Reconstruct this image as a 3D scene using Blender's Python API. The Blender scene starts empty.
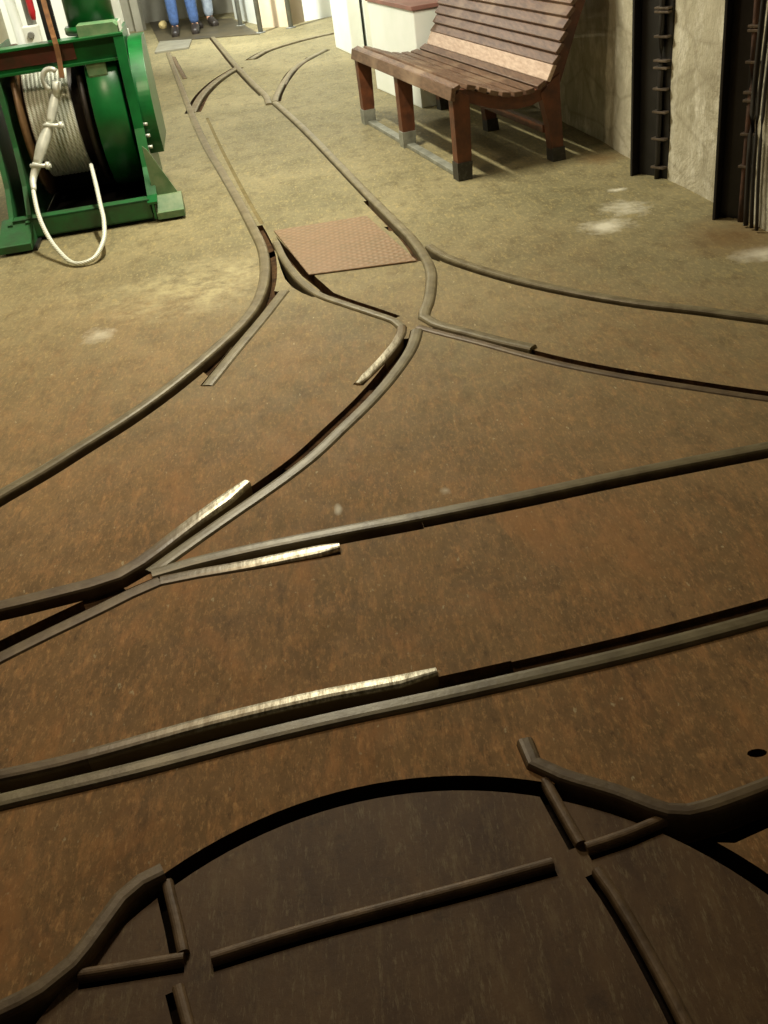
import bpy, bmesh, math, random
from mathutils import Vector, Matrix, noise
from mathutils.geometry import delaunay_2d_cdt
random.seed(7)
S = bpy.context.scene
COL = S.collection

# ------------------------------------------------------------------ camera survey
F, NX, NY, H = 1000.0, 220.0, 1550.0, 1.40
_d = Vector((NX / F, -NY / F, -1.0)).normalized()
UP = -_d
_z = Vector((0, 0, -1.0))
FW = (_z - UP * _z.dot(UP)).normalized()
RT = FW.cross(UP)

def ray(u, v):
    r = Vector(((u - 384) / F, -(v - 512) / F, -1.0))
    return Vector((r.dot(RT), r.dot(FW), r.dot(UP)))

def ground(u, v, h=0.0):
    R = ray(u, v)
    s = -(H - h) / R.z
    return Vector((R.x * s, R.y * s, h))

def at_depth(u, v, Y):
    R = ray(u, v)
    s = Y / R.y
    return Vector((R.x * s, Y, H + R.z * s))

cam_data = bpy.data.cameras.new('camera')
cam = bpy.data.objects.new('camera', cam_data)
COL.objects.link(cam)
M3 = Matrix((RT, FW, UP))          # camera axes expressed in the room
cam.matrix_world = Matrix.Translation((0, 0, H)) @ M3.to_4x4()
cam_data.sensor_fit = 'VERTICAL'
cam_data.sensor_height = 24.0
cam_data.lens = 24.0 * F / 1024.0
cam_data.clip_start = 0.02
S.camera = cam

# ------------------------------------------------------------------ materials
def srgb(r, g, b):
    def c(x):
        x /= 255.0
        return x / 12.92 if x <= 0.04045 else ((x + 0.055) / 1.055) ** 2.4
    return (c(r), c(g), c(b), 1.0)

class NT:
    def __init__(s, name):
        s.m = bpy.data.materials.new(name)
        s.m.use_nodes = True
        s.t = s.m.node_tree
        s.b = s.t.nodes['Principled BSDF']
        s.co = None
    def n(s, kind, **kw):
        x = s.t.nodes.new(kind)
        for k, v in kw.items():
            setattr(x, k, v)
        return x
    def link(s, a, b):
        s.t.links.new(a, b)
    def coord(s):
        if s.co is None:
            s.co = s.n('ShaderNodeTexCoord')
        return s.co.outputs['Object']
    def noise(s, scale, detail=4.0, rough=0.6, stretch=None, dist=0.0):
        t = s.n('ShaderNodeTexNoise')
        t.inputs['Scale'].default_value = scale
        t.inputs['Detail'].default_value = detail
        t.inputs['Roughness'].default_value = rough
        t.inputs['Distortion'].default_value = dist
        src = s.coord()
        if stretch:
            mp = s.n('ShaderNodeMapping')
            mp.inputs['Scale'].default_value = stretch
            s.link(src, mp.inputs['Vector'])
            src = mp.outputs['Vector']
        s.link(src, t.inputs['Vector'])
        return t.outputs['Fac']
    def ramp(s, fac, a, b, ca=(0, 0, 0, 1), cb=(1, 1, 1, 1)):
        r = s.n('ShaderNodeValToRGB')
        r.color_ramp.elements[0].position = a
        r.color_ramp.elements[1].position = b
        r.color_ramp.elements[0].color = ca
        r.color_ramp.elements[1].color = cb
        s.link(fac, r.inputs['Fac'])
        return r.outputs['Color']
    def mix(s, fac, a, b, mode='MIX'):
        m = s.n('ShaderNodeMix', data_type='RGBA', blend_type=mode)
        for sock, val in ((m.inputs['Factor'], fac), (m.inputs['A'], a), (m.inputs['B'], b)):
            pass
        fi = [i for i in m.inputs if i.name == 'Factor' and i.type == 'VALUE'][0]
        ai = [i for i in m.inputs if i.name == 'A' and i.type == 'RGBA'][0]
        bi = [i for i in m.inputs if i.name == 'B' and i.type == 'RGBA'][0]
        for sock, val in ((fi, fac), (ai, a), (bi, b)):
            if hasattr(val, 'default_value') or hasattr(val, 'is_output'):
                s.link(val, sock)
            else:
                sock.default_value = val
        return [o for o in m.outputs if o.type == 'RGBA'][0]
    def math(s, op, a, b=None, clamp=False):
        m = s.n('ShaderNodeMath', operation=op)
        m.use_clamp = clamp
        for i, v in enumerate((a, b)):
            if v is None:
                continue
            if hasattr(v, 'is_output'):
                s.link(v, m.inputs[i])
            else:
                m.inputs[i].default_value = v
        return m.outputs[0]
    def bump(s, h, strength=0.3, dist=0.01):
        b = s.n('ShaderNodeBump')
        b.inputs['Strength'].default_value = strength
        b.inputs['Distance'].default_value = dist
        s.link(h, b.inputs['Height'])
        s.link(b.outputs['Normal'], s.b.inputs['Normal'])
    def set(s, **kw):
        for k, v in kw.items():
            i = s.b.inputs[k.replace('_', ' ')]
            if hasattr(v, 'is_output'):
                s.link(v, i)
            else:
                i.default_value = v

def simple(name, c1, c2=None, rough=0.5, metal=0.0, scale=8.0, bump=0.0, stretch=None, spec=0.5, lo=0.35, hi=0.65):
    t = NT(name)
    c2 = c2 or tuple(x * 0.75 for x in c1[:3]) + (1,)
    f = t.noise(scale, stretch=stretch)
    t.set(Base_Color=t.mix(t.ramp(f, lo, hi), c1, c2), Roughness=rough, Metallic=metal, Specular_IOR_Level=spec)
    if bump:
        t.bump(t.noise(scale * 3, stretch=stretch), bump, 0.01)
    return t.m

def spot_mask(t, cx, cy, r0, r1, sx=1.0, sy=1.0, wob=0.12, wscale=6.0):
    """1 inside a ragged patch centred on (cx, cy), 0 outside"""
    sep = t.n('ShaderNodeSeparateXYZ')
    t.link(t.coord(), sep.inputs[0])
    dx = t.math('MULTIPLY', t.math('SUBTRACT', sep.outputs['X'], cx), sx)
    dy = t.math('MULTIPLY', t.math('SUBTRACT', sep.outputs['Y'], cy), sy)
    d = t.math('SQRT', t.math('ADD', t.math('MULTIPLY', dx, dx), t.math('MULTIPLY', dy, dy)))
    d = t.math('ADD', d, t.math('MULTIPLY', t.math('SUBTRACT', t.noise(wscale, 5, 0.7), 0.5), wob * 4))
    mr = t.n('ShaderNodeMapRange')
    mr.inputs['From Min'].default_value = r0
    mr.inputs['From Max'].default_value = r1
    mr.inputs['To Min'].default_value = 1
    mr.inputs['To Max'].default_value = 0
    t.link(d, mr.inputs['Value'])
    return mr.outputs['Result']

def mat_floor():
    t = NT('worn_concrete')
    base = t.mix(t.ramp(t.noise(1.6, 6, 0.62), 0.36, 0.66), srgb(116, 109, 80), srgb(140, 130, 97))
    base = t.mix(t.ramp(t.noise(11, 5, 0.7, stretch=(1, .6, 1)), 0.48, 0.74), base, srgb(96, 87, 62))
    base = t.mix(t.math('MULTIPLY', t.ramp(t.noise(60, 4, 0.8, stretch=(1, .45, 1)), 0.5, 0.7), 0.6), base, srgb(176, 160, 112))
    base = t.mix(t.math('MULTIPLY', t.ramp(t.noise(24, 5, 0.8, stretch=(1.6, .45, 1)), 0.54, 0.68), 0.6), base, srgb(174, 156, 104))
    # rust washed out of the rails around the turntable
    sep = t.n('ShaderNodeSeparateXYZ')
    t.link(t.coord(), sep.inputs[0])
    y = t.math('ADD', sep.outputs['Y'], t.math('MULTIPLY', t.math('SUBTRACT', t.noise(0.9, 4, 0.6), 0.5), 2.2))
    y = t.math('ADD', y, t.math('MULTIPLY', sep.outputs['X'], 0.25))
    mr = t.n('ShaderNodeMapRange', interpolation_type='SMOOTHSTEP')
    mr.inputs['From Min'].default_value = 1.0
    mr.inputs['From Max'].default_value = 4.9
    mr.inputs['To Min'].default_value = 1.0
    mr.inputs['To Max'].default_value = 0.0
    t.link(y, mr.inputs['Value'])
    rust = t.mix(t.ramp(t.noise(4.5, 8, 0.72, stretch=(1.3, .55, 1)), 0.36, 0.66), srgb(122, 94, 60), srgb(152, 116, 74))
    rust = t.mix(t.math('MULTIPLY', t.ramp(t.noise(19, 6, 0.78, stretch=(1.8, .5, 1)), 0.50, 0.66), 0.75), rust, srgb(188, 136, 84))
    rust = t.mix(t.math('MULTIPLY', t.ramp(t.noise(3.1, 7, 0.72), 0.52, 0.72), 0.7), rust, srgb(96, 72, 46))
    rust = t.mix(t.math('MULTIPLY', t.ramp(t.noise(70, 4, 0.8, stretch=(1.6, .5, 1)), 0.52, 0.68), 0.55), rust, srgb(214, 166, 108))
    rust = t.mix(t.math('MULTIPLY', t.ramp(t.noise(42, 4, 0.8, stretch=(1.6, .6, 1)), 0.55, 0.7), 0.5), rust, srgb(62, 43, 29))
    rust = t.mix(t.math('MULTIPLY', t.ramp(t.noise(2.2, 6, 0.72, stretch=(1.5, .7, 1), dist=.8), 0.52, 0.66), 0.5), rust, srgb(174, 118, 68))
    rust = t.mix(t.math('MULTIPLY', t.ramp(t.noise(9, 7, 0.8, stretch=(1.8, .5, 1)), 0.56, 0.70), 0.7), rust, srgb(70, 51, 35))
    c = t.mix(mr.outputs['Result'], base, rust)
    # pale chips
    chips = t.ramp(t.noise(55, 3, 0.6, stretch=(1.2, .5, 1)), 0.66, 0.74)
    c = t.mix(t.math('MULTIPLY', chips, 0.6), c, srgb(205, 190, 150))
    # dropped plaster, limey patches and a painted reflection of light
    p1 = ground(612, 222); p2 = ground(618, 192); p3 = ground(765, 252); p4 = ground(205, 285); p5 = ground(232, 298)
    for (u0, v0), r0, r1, sx, sy, wob, k in (((606, 226), .01, .13, 1.0, 1.2, .06, .75), ((626, 208), .01, .11, .9, .8, .06, .55), ((616, 190), .005, .05, .8, 1.6, .03, .8),
                                  ((768, 253), .02, .13, .8, 1.4, .04, .85), ((338, 509), .002, .016, 1.4, .5, .006, .7), ((446, 490), .002, .02, 1, .8, .01, .5), ((98, 335), .01, .09, 1.2, 1, .05, .4)):
        p = ground(u0, v0)
        w = spot_mask(t, p.x, p.y, r0, r1, sx, sy, wob=wob, wscale=14)
        c = t.mix(t.math('MULTIPLY', w, k, True), c, srgb(226, 220, 200))
    for (u0, v0), r0, r1, k in (((735, 236), .05, .30, .6), ((600, 158), .04, .16, .5)):
        p = ground(u0, v0)
        w = spot_mask(t, p.x, p.y, r0, r1, wob=.08)
        c = t.mix(t.math('MULTIPLY', w, k, True), c, srgb(112, 78, 40))
    lamp_sheen = t.math('MULTIPLY', spot_mask(t, p4.x, p4.y, 0.08, 0.50, 1.0, 1.1, wob=0.14), t.ramp(t.noise(9, 6, .75), .40, .62))
    c = t.mix(t.math('MULTIPLY', lamp_sheen, 0.5, True), c, srgb(214, 202, 156))  # pale lamp reflection painted into the floor colour
    t.set(Base_Color=c)
    r = t.math('ADD', t.math('MULTIPLY', t.noise(7, 5, 0.7), 0.3), 0.48)
    r = t.math('ADD', r, t.math('MULTIPLY', mr.outputs['Result'], 0.2))
    r = t.math('SUBTRACT', r, t.math('MULTIPLY', lamp_sheen, 0.24), True)
    t.set(Roughness=r, Specular_IOR_Level=0.28)
    h = t.math('ADD', t.noise(38, 6, 0.7), t.math('MULTIPLY', t.noise(6, 4, 0.6), 1.6))
    t.bump(h, 0.16, 0.008)
    return t.m

M = {}
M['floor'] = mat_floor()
M['dirt'] = simple('rusty_groove_dirt', srgb(90, 66, 43), srgb(54, 39, 27), 0.95, scale=22, bump=0.6, spec=0.1)
M['pit'] = simple('oily_pit', srgb(40, 29, 20), srgb(24, 18, 13), 0.9, scale=16, bump=0.4, spec=0.1)
M['grime'] = simple('packed_grime', srgb(108, 96, 64), srgb(128, 115, 80), 0.9, scale=12, bump=0.3, spec=0.2)
M['rail'] = simple('worn_rail_steel', srgb(132, 121, 92), srgb(104, 92, 66), 0.42, 0.1, scale=14, bump=0.1)
M['rail_dark'] = simple('dull_rail_steel', srgb(116, 98, 70), srgb(88, 70, 48), 0.5, 0.1, scale=14, bump=0.12)
M['bright'] = simple('polished_rail_steel', srgb(214, 206, 182), srgb(150, 138, 112), 0.38, 0.45, scale=34, bump=0.2, stretch=(1.5, .5, 1))
def mat_deck():
    t = NT('turntable_deck_steel')
    c = t.mix(t.ramp(t.noise(5, 7, .72, stretch=(1.5, .6, 1)), .36, .64), srgb(82, 60, 40), srgb(110, 84, 55))
    c = t.mix(t.math('MULTIPLY', t.ramp(t.noise(22, 6, .8, stretch=(1.7, .4, 1)), .52, .68), .6), c, srgb(126, 106, 74))
    c = t.mix(t.math('MULTIPLY', t.ramp(t.noise(70, 4, .8, stretch=(1.7, .35, 1)), .55, .70), .5), c, srgb(150, 134, 100))
    c = t.mix(t.math('MULTIPLY', t.ramp(t.noise(14, 6, .8), .56, .72), .6), c, srgb(56, 42, 30))
    t.set(Base_Color=c, Roughness=.62, Specular_IOR_Level=.25)
    t.bump(t.noise(40, 5, .7), .15, .006)
    return t.m
M['deck'] = mat_deck()
M['deckbar'] = simple('turntable_bar_steel', srgb(128, 104, 76), srgb(92, 72, 50), 0.5, 0.05, scale=16, bump=0.15, spec=0.3)

def mat_checker():
    t = NT('red_tread_plate')
    c = t.mix(t.ramp(t.noise(9, 5, 0.7), 0.35, 0.7), srgb(140, 112, 84), srgb(124, 104, 76))
    w = t.n('ShaderNodeTexWave', wave_type='BANDS', bands_direction='DIAGONAL')
    w.inputs['Scale'].default_value = 14
    t.link(t.coord(), w.inputs['Vector'])
    mp = t.n('ShaderNodeMapping'); mp.inputs['Scale'].default_value = (1, -1, 1)
    t.link(t.coord(), mp.inputs['Vector'])
    w2 = t.n('ShaderNodeTexWave', wave_type='BANDS', bands_direction='DIAGONAL')
    w2.inputs['Scale'].default_value = 14
    t.link(mp.outputs[0], w2.inputs['Vector'])
    h = t.math('MULTIPLY', w.outputs['Fac'], w2.outputs['Fac'])
    c = t.mix(t.math('MULTIPLY', h, 0.5), c, srgb(164, 130, 96))
    t.set(Base_Color=c, Roughness=0.55, Metallic=0.1)
    t.bump(h, 0.5, 0.006)
    return t.m
M['tread'] = mat_checker()

def mat_wood():
    t = NT('varnished_slat_wood')
    f = t.noise(5, 6, 0.65, stretch=(14, 0.9, 14))
    c = t.mix(t.ramp(f, 0.35, 0.65), srgb(116, 88, 68), srgb(82, 60, 45))
    c = t.mix(t.ramp(t.noise(3, 3), 0.5, 0.7), c, srgb(140, 116, 94))
    t.set(Base_Color=c, Roughness=0.45, Specular_IOR_Level=0.4)
    t.bump(f, 0.15, 0.004)
    return t.m
M['wood'] = mat_wood()
M['wood_pale'] = simple('pale_slat_wood', srgb(206, 182, 162), srgb(176, 148, 128), 0.4, scale=5, stretch=(14, .9, 14), spec=0.5)
M['redpaint'] = simple('red_brown_paint', srgb(104, 58, 32), srgb(72, 40, 24), 0.5, scale=12, bump=0.15)
M['black'] = simple('black_paint', srgb(34, 31, 30), srgb(22, 20, 19), 0.45, scale=10, bump=0.1)
M['black_cable'] = simple('black_cable_rubber', srgb(40, 35, 31), srgb(28, 25, 23), 0.5, scale=20)
M['rustpipe'] = simple('rusty_pipe', srgb(84, 52, 32), srgb(46, 31, 22), 0.7, scale=18, bump=0.3)
M['clamp'] = simple('dull_clamp_steel', srgb(120, 106, 92), srgb(78, 68, 58), 0.45, 0.5, scale=18)
M['greysteel'] = simple('grey_floor_bar', srgb(150, 150, 136), srgb(112, 112, 100), 0.55, 0.2, scale=12, bump=0.2)
M['footcap'] = simple('black_foot_plate', srgb(52, 50, 48), srgb(86, 86, 82), 0.4, 0.4, scale=40, lo=.5, hi=.8)
M['green'] = simple('glossy_green_paint', srgb(20, 102, 45), srgb(13, 76, 33), 0.32, scale=5, bump=0.06)
M['green_dull'] = simple('dirty_green_paint', srgb(36, 98, 50), srgb(46, 72, 44), 0.45, scale=9, bump=0.15)
M['green_pale'] = simple('dusty_green_paint', srgb(120, 138, 100), srgb(76, 114, 74), 0.55, scale=9, bump=0.15)
M['stain'] = simple('red_brown_worn_web', srgb(104, 44, 32), srgb(66, 44, 26), 0.55, scale=7, bump=0.15)
M['grease'] = simple('greasy_drum_steel', srgb(48, 38, 29), srgb(28, 22, 17), 0.45, 0.2, scale=18, bump=0.2, stretch=(6, 1, 1))
M['brownedge'] = simple('brown_flange_edge', srgb(122, 92, 58), srgb(86, 62, 40), 0.5, 0.3, scale=12)
def mat_rope():
    t = NT('white_wire_rope')
    w = t.n('ShaderNodeTexWave', wave_type='BANDS', bands_direction='DIAGONAL')
    w.inputs['Scale'].default_value = 40
    t.link(t.coord(), w.inputs['Vector'])
    t.set(Base_Color=t.mix(w.outputs['Fac'], srgb(200, 204, 186), srgb(240, 242, 228)), Roughness=0.45, Metallic=0.2)
    t.bump(w.outputs['Fac'], 0.4, 0.003)
    return t.m
M['rope'] = mat_rope()
M['zinc'] = simple('zinc_fitting', srgb(226, 228, 216), srgb(186, 188, 176), 0.4, 0.2, scale=14)
M['strap'] = simple('brown_leather_strap', srgb(128, 88, 50), srgb(92, 60, 34), 0.6, scale=14, stretch=(2, 2, .6))
M['white'] = simple('white_gloss_paint', srgb(244, 246, 238), srgb(234, 238, 226), 0.4, scale=2.5)
M['cream'] = simple('cream_plaster', srgb(226, 222, 196), srgb(206, 202, 176), 0.6, scale=2.5, bump=0.1)
M['beige'] = simple('beige_column_paint', srgb(208, 190, 164), srgb(192, 174, 148), 0.55, scale=3)
M['greypaint'] = simple('grey_door_paint', srgb(150, 146, 130), srgb(132, 128, 112), 0.5, scale=3)
M['postgrey'] = simple('grey_gate_steel', srgb(142, 142, 132), srgb(116, 116, 108), 0.45, 0.1, scale=9)
M['redplastic'] = simple('red_plastic', srgb(196, 36, 44), srgb(170, 28, 36), 0.35, scale=6)
M['slab'] = simple('pale_threshold_concrete', srgb(136, 132, 114), srgb(116, 112, 96), 0.5, scale=6, bump=0.15)
M['darkfloor'] = simple('dark_passage_floor', srgb(82, 72, 50), srgb(62, 56, 40), 0.5, scale=4, bump=0.2)
M['jeans'] = simple('blue_denim', srgb(66, 92, 138), srgb(48, 70, 110), 0.85, scale=30, bump=0.2)
M['jeans_dark'] = simple('navy_denim', srgb(44, 56, 88), srgb(34, 44, 70), 0.85, scale=30, bump=0.2)
M['trousers'] = simple('pale_grey_blue_cloth', srgb(138, 146, 154), srgb(116, 124, 134), 0.85, scale=24, bump=0.2)
M['skin'] = simple('skin', srgb(206, 158, 130), srgb(196, 146, 118), 0.5, scale=12)
M['shirt_red'] = simple('dark_red_cotton', srgb(110, 40, 40), srgb(92, 32, 34), 0.85, scale=24)
M['shirt_grey'] = simple('grey_cotton', srgb(120, 122, 124), srgb(104, 106, 108), 0.85, scale=24)
M['shoe'] = simple('dark_shoe_leather', srgb(46, 38, 32), srgb(34, 28, 24), 0.45, scale=20)
M['hair'] = simple('brown_hair', srgb(62, 44, 30), srgb(44, 32, 22), 0.6, scale=40)
M['eye'] = simple('dark_eye', srgb(30, 24, 20), None, 0.2)
M['cloth_cream'] = simple('cream_cloth', srgb(236, 214, 156), srgb(214, 190, 130), 0.8, scale=20, bump=0.3)

def mat_wall():
    t = NT('rough_limewashed_wall')
    f = t.noise(3.2, 8, 0.68, stretch=(1, 1, .7), dist=0.6)
    c = t.mix(t.ramp(f, 0.32, 0.68), srgb(160, 152, 128), srgb(196, 188, 164))
    c = t.mix(t.ramp(t.noise(9, 6, 0.7, stretch=(1, 1, .6)), 0.5, 0.7), c, srgb(214, 208, 188))
    v = t.n('ShaderNodeTexVoronoi', feature='DISTANCE_TO_EDGE')
    v.inputs['Scale'].default_value = 3.0
    mp = t.n('ShaderNodeMapping'); mp.inputs['Scale'].default_value = (1, .8, 1.3)
    t.link(t.coord(), mp.inputs['Vector']); t.link(mp.outputs[0], v.inputs['Vector'])
    crack = t.ramp(v.outputs['Distance'], 0.0, 0.05)
    c = t.mix(t.math('MULTIPLY', t.math('SUBTRACT', 1.0, crack), 0.3), c, srgb(120, 108, 86))
    t.set(Base_Color=c, Roughness=0.85, Specular_IOR_Level=0.2)
    h = t.math('ADD', t.math('MULTIPLY', f, 2.0), t.noise(14, 6, 0.7, stretch=(1, 1, .6)))
    t.bump(h, 0.5, 0.04)
    return t.m
M['wall'] = mat_wall()

# ------------------------------------------------------------------ object helpers
def tag(o, label=None, cat=None, group=None, kind=None):
    if label: o['label'] = label
    if cat: o['category'] = cat
    if group: o['group'] = group
    if kind: o['kind'] = kind
    return o

def empty(name, loc, label, cat, group=None):
    o = bpy.data.objects.new(name, None)
    o.empty_display_size = 0.1
    COL.objects.link(o)
    o.location = loc
    return tag(o, label, cat, group)

def link(name, bm, mats, parent=None, smooth=False, recalc=True):
    """one mesh object; geometry is given in room coordinates, parented things keep it there"""
    if recalc:
        bmesh.ops.recalc_face_normals(bm, faces=bm.faces)
    me = bpy.data.meshes.new(name)
    if parent is not None:
        off = Vector(parent.location)
        pp = parent.parent
        while pp is not None:
            off += Vector(pp.location); pp = pp.parent
        bmesh.ops.translate(bm, verts=bm.verts, vec=-off)
    bm.to_mesh(me); bm.free()
    for m in (mats if isinstance(mats, (list, tuple)) else [mats]):
        me.materials.append(m)
    if smooth:
        for p in me.polygons: p.use_smooth = True
    o = bpy.data.objects.new(name, me)
    COL.objects.link(o)
    if parent is not None: o.parent = parent
    return o

def link_at(name, bm, mats, loc, smooth=False):
    """top-level mesh whose origin sits at loc"""
    bmesh.ops.translate(bm, verts=bm.verts, vec=-Vector(loc))
    o = link(name, bm, mats, None, smooth)
    o.location = loc
    return o

def bevel(bm, w, seg=2):
    bmesh.ops.bevel(bm, geom=[e for e in bm.edges], offset=w, segments=seg, affect='EDGES', profile=0.6)

def box(bm, c0, c1, fr=None, bev=0.0):
    """axis box between two corners in frame fr (Matrix)"""
    b = bmesh.new()
    bmesh.ops.create_cube(b, size=1.0)
    c0, c1 = Vector(c0), Vector(c1)
    for v in b.verts:
        v.co = Vector(((c0[i] + c1[i]) / 2 + v.co[i] * (c1[i] - c0[i]) for i in range(3)))
    if bev: bevel(b, bev)
    add(bm, b, fr)
    return bm

def add(bm, b, fr=None):
    if fr is not None:
        bmesh.ops.transform(b, matrix=fr, verts=b.verts)
    bmesh.ops.recalc_face_normals(b, faces=b.faces)
    mp = {}
    for v in b.verts: mp[v] = bm.verts.new(v.co)
    for f in b.faces:
        try:
            nf = bm.faces.new([mp[v] for v in f.verts]); nf.smooth = f.smooth; nf.material_index = f.material_index
        except ValueError: pass
    b.free()

def catmull(P, step):
    out = []
    n = len(P)
    for i in range(n - 1):
        p1, p2 = P[i], P[i + 1]
        p0 = P[i - 1] if i else p1 * 2 - p2
        p3 = P[i + 2] if i + 2 < n else p2 * 2 - p1
        L = (p2 - p1).length
        k = max(1, int(L / step))
        t0, t1 = 0.0, max((p1 - p0).length, 1e-6) ** .5
        t2 = t1 + max(L, 1e-6) ** .5
        t3 = t2 + max((p3 - p2).length, 1e-6) ** .5
        for j in range(k):
            t = t1 + (t2 - t1) * j / k
            A1 = p0 * ((t1 - t) / (t1 - t0)) + p1 * ((t - t0) / (t1 - t0))
            A2 = p1 * ((t2 - t) / (t2 - t1)) + p2 * ((t - t1) / (t2 - t1))
            A3 = p2 * ((t3 - t) / (t3 - t2)) + p3 * ((t - t2) / (t3 - t2))
            B1 = A1 * ((t2 - t) / (t2 - t0)) + A2 * ((t - t0) / (t2 - t0))
            B2 = A2 * ((t3 - t) / (t3 - t1)) + A3 * ((t - t1) / (t3 - t1))
            out.append(B1 * ((t2 - t) / (t2 - t1)) + B2 * ((t - t1) / (t2 - t1)))
    out.append(P[-1].copy())
    return out

def sweep(bm, path, prof, closed=True, scale=None, up=Vector((0, 0, 1)), z=None):
    """profile (side, up) swept along a path; scale(i, n) -> (side, up) factors"""
    rings = []
    n = len(path)
    for i, p in enumerate(path):
        d = (path[min(i + 1, n - 1)] - path[max(i - 1, 0)]).normalized()
        s = d.cross(up)
        if s.length < 1e-4: s = Vector((1, 0, 0))
        s.normalize()
        u = s.cross(d).normalized()
        fs, fu = scale(i, n) if scale else (1, 1)
        dz = z(i, n) if z else 0
        rings.append([bm.verts.new(p + s * (a * fs) + u * (b * fu) + Vector((0, 0, dz))) for a, b in prof])
    m = len(prof)
    for i in range(n - 1):
        for j in range(m):
            k = (j + 1) % m
            bm.faces.new((rings[i][j], rings[i][k], rings[i + 1][k], rings[i + 1][j]))
    bm.faces.new(rings[0]); bm.faces.new(list(reversed(rings[-1])))
    return bm

def circle_prof(r, k=10):
    return [(r * math.cos(2 * math.pi * i / k), r * math.sin(2 * math.pi * i / k)) for i in range(k)]

def tube(bm, path, r, k=10, scale=None):
    return sweep(bm, path, circle_prof(r, k), scale=scale)

def cyl(bm, a, b, r, k=24, r2=None, bev=0.0):
    a, b = Vector(a), Vector(b)
    d = b - a
    t = bmesh.new()
    bmesh.ops.create_cone(t, cap_ends=True, segments=k, radius1=r, radius2=r if r2 is None else r2, depth=d.length)
    if bev:
        caps = [f for f in t.faces if len(f.verts) > 4]
        es = list({e for f in caps for e in f.edges})
        bmesh.ops.bevel(t, geom=es, offset=bev, segments=2, affect='EDGES')
    for f in t.faces: f.smooth = len(f.verts) == 4
    q = Vector((0, 0, 1)).rotation_difference(d)
    add(bm, t, Matrix.Translation((a + b) / 2) @ q.to_matrix().to_4x4())
    return bm

def lathe(bm, prof, axis_o, axis_d, k=40):
    """profile (along, radius) turned about an axis; closed profile"""
    d = Vector(axis_d).normalized()
    s = d.cross(Vector((0, 0, 1))).normalized()
    u = s.cross(d)
    o = Vector(axis_o)
    rings = []
    for i in range(k):
        a = 2 * math.pi * i / k
        e = s * math.cos(a) + u * math.sin(a)
        rings.append([bm.verts.new(o + d * x + e * r) for x, r in prof])
    m = len(prof)
    for i in range(k):
        A, B = rings[i], rings[(i + 1) % k]
        for j in range(m):
            l = (j + 1) % m
            f = bm.faces.new((A[j], A[l], B[l], B[j])); f.smooth = True
    return bm

def prism(bm, pts, h0, h1, fr):
    """outline in (x, y) of frame fr, from h0 to h1 along its z"""
    b = bmesh.new()
    lo = [b.verts.new((x, y, h0)) for x, y in pts]
    hi = [b.verts.new((x, y, h1)) for x, y in pts]
    b.faces.new(lo); b.faces.new(list(reversed(hi)))
    n = len(pts)
    for i in range(n):
        j = (i + 1) % n
        b.faces.new((lo[i], lo[j], hi[j], hi[i]))
    add(bm, b, fr)
    return bm

# ------------------------------------------------------------------ the rails (surveyed on the floor)
GROOVES = []         # (list of quads, depth)
STRIPS = []          # outlines to cut into the floor

def poly(px): return [ground(*q) for q in px]

def strip(path, off0, off1, depth):
    L, R = [], []
    n = len(path)
    for i, p in enumerate(path):
        d = (path[min(i + 1, n - 1)] - path[max(i - 1, 0)]).normalized()
        s = Vector((-d.y, d.x, 0))
        L.append((p + s * off0).to_2d()); R.append((p + s * off1).to_2d())
    quads = [(L[i], L[i + 1], R[i + 1], R[i]) for i in range(n - 1)]
    GROOVES.append((quads, depth))
    STRIPS.append(L + list(reversed(R)))

def cut_poly(pts, depth):
    P = [p.to_2d() for p in pts]
    GROOVES.append(([tuple(P)], depth))
    STRIPS.append(P)

RAILGROUP = 'steel rails set in the floor'
DEP = 0.055

def polished(base, tip, L):
    t = NT('scraped_bright_steel')
    b = srgb(116, 98, 70)
    m = spot_mask(t, tip.x, tip.y, L * .35, L * .95, wob=.03, wscale=9)
    sz = t.n('ShaderNodeSeparateXYZ'); t.link(t.coord(), sz.inputs[0])
    m = t.math('MULTIPLY', m, t.math('MULTIPLY', t.math('SUBTRACT', sz.outputs['Z'], 0.001), 250.0, True))
    scr = t.ramp(t.noise(60, 4, .7, stretch=(1.5, .3, 1)), .38, .62)
    br = t.mix(scr, srgb(236, 228, 202), srgb(150, 138, 110))
    t.set(Base_Color=t.mix(m, b, br), Metallic=t.math('MULTIPLY', m, .35), Roughness=.36)
    t.bump(t.noise(50, 4, .7, stretch=(1.5, .4, 1)), .15, .006)
    return t.m

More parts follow.
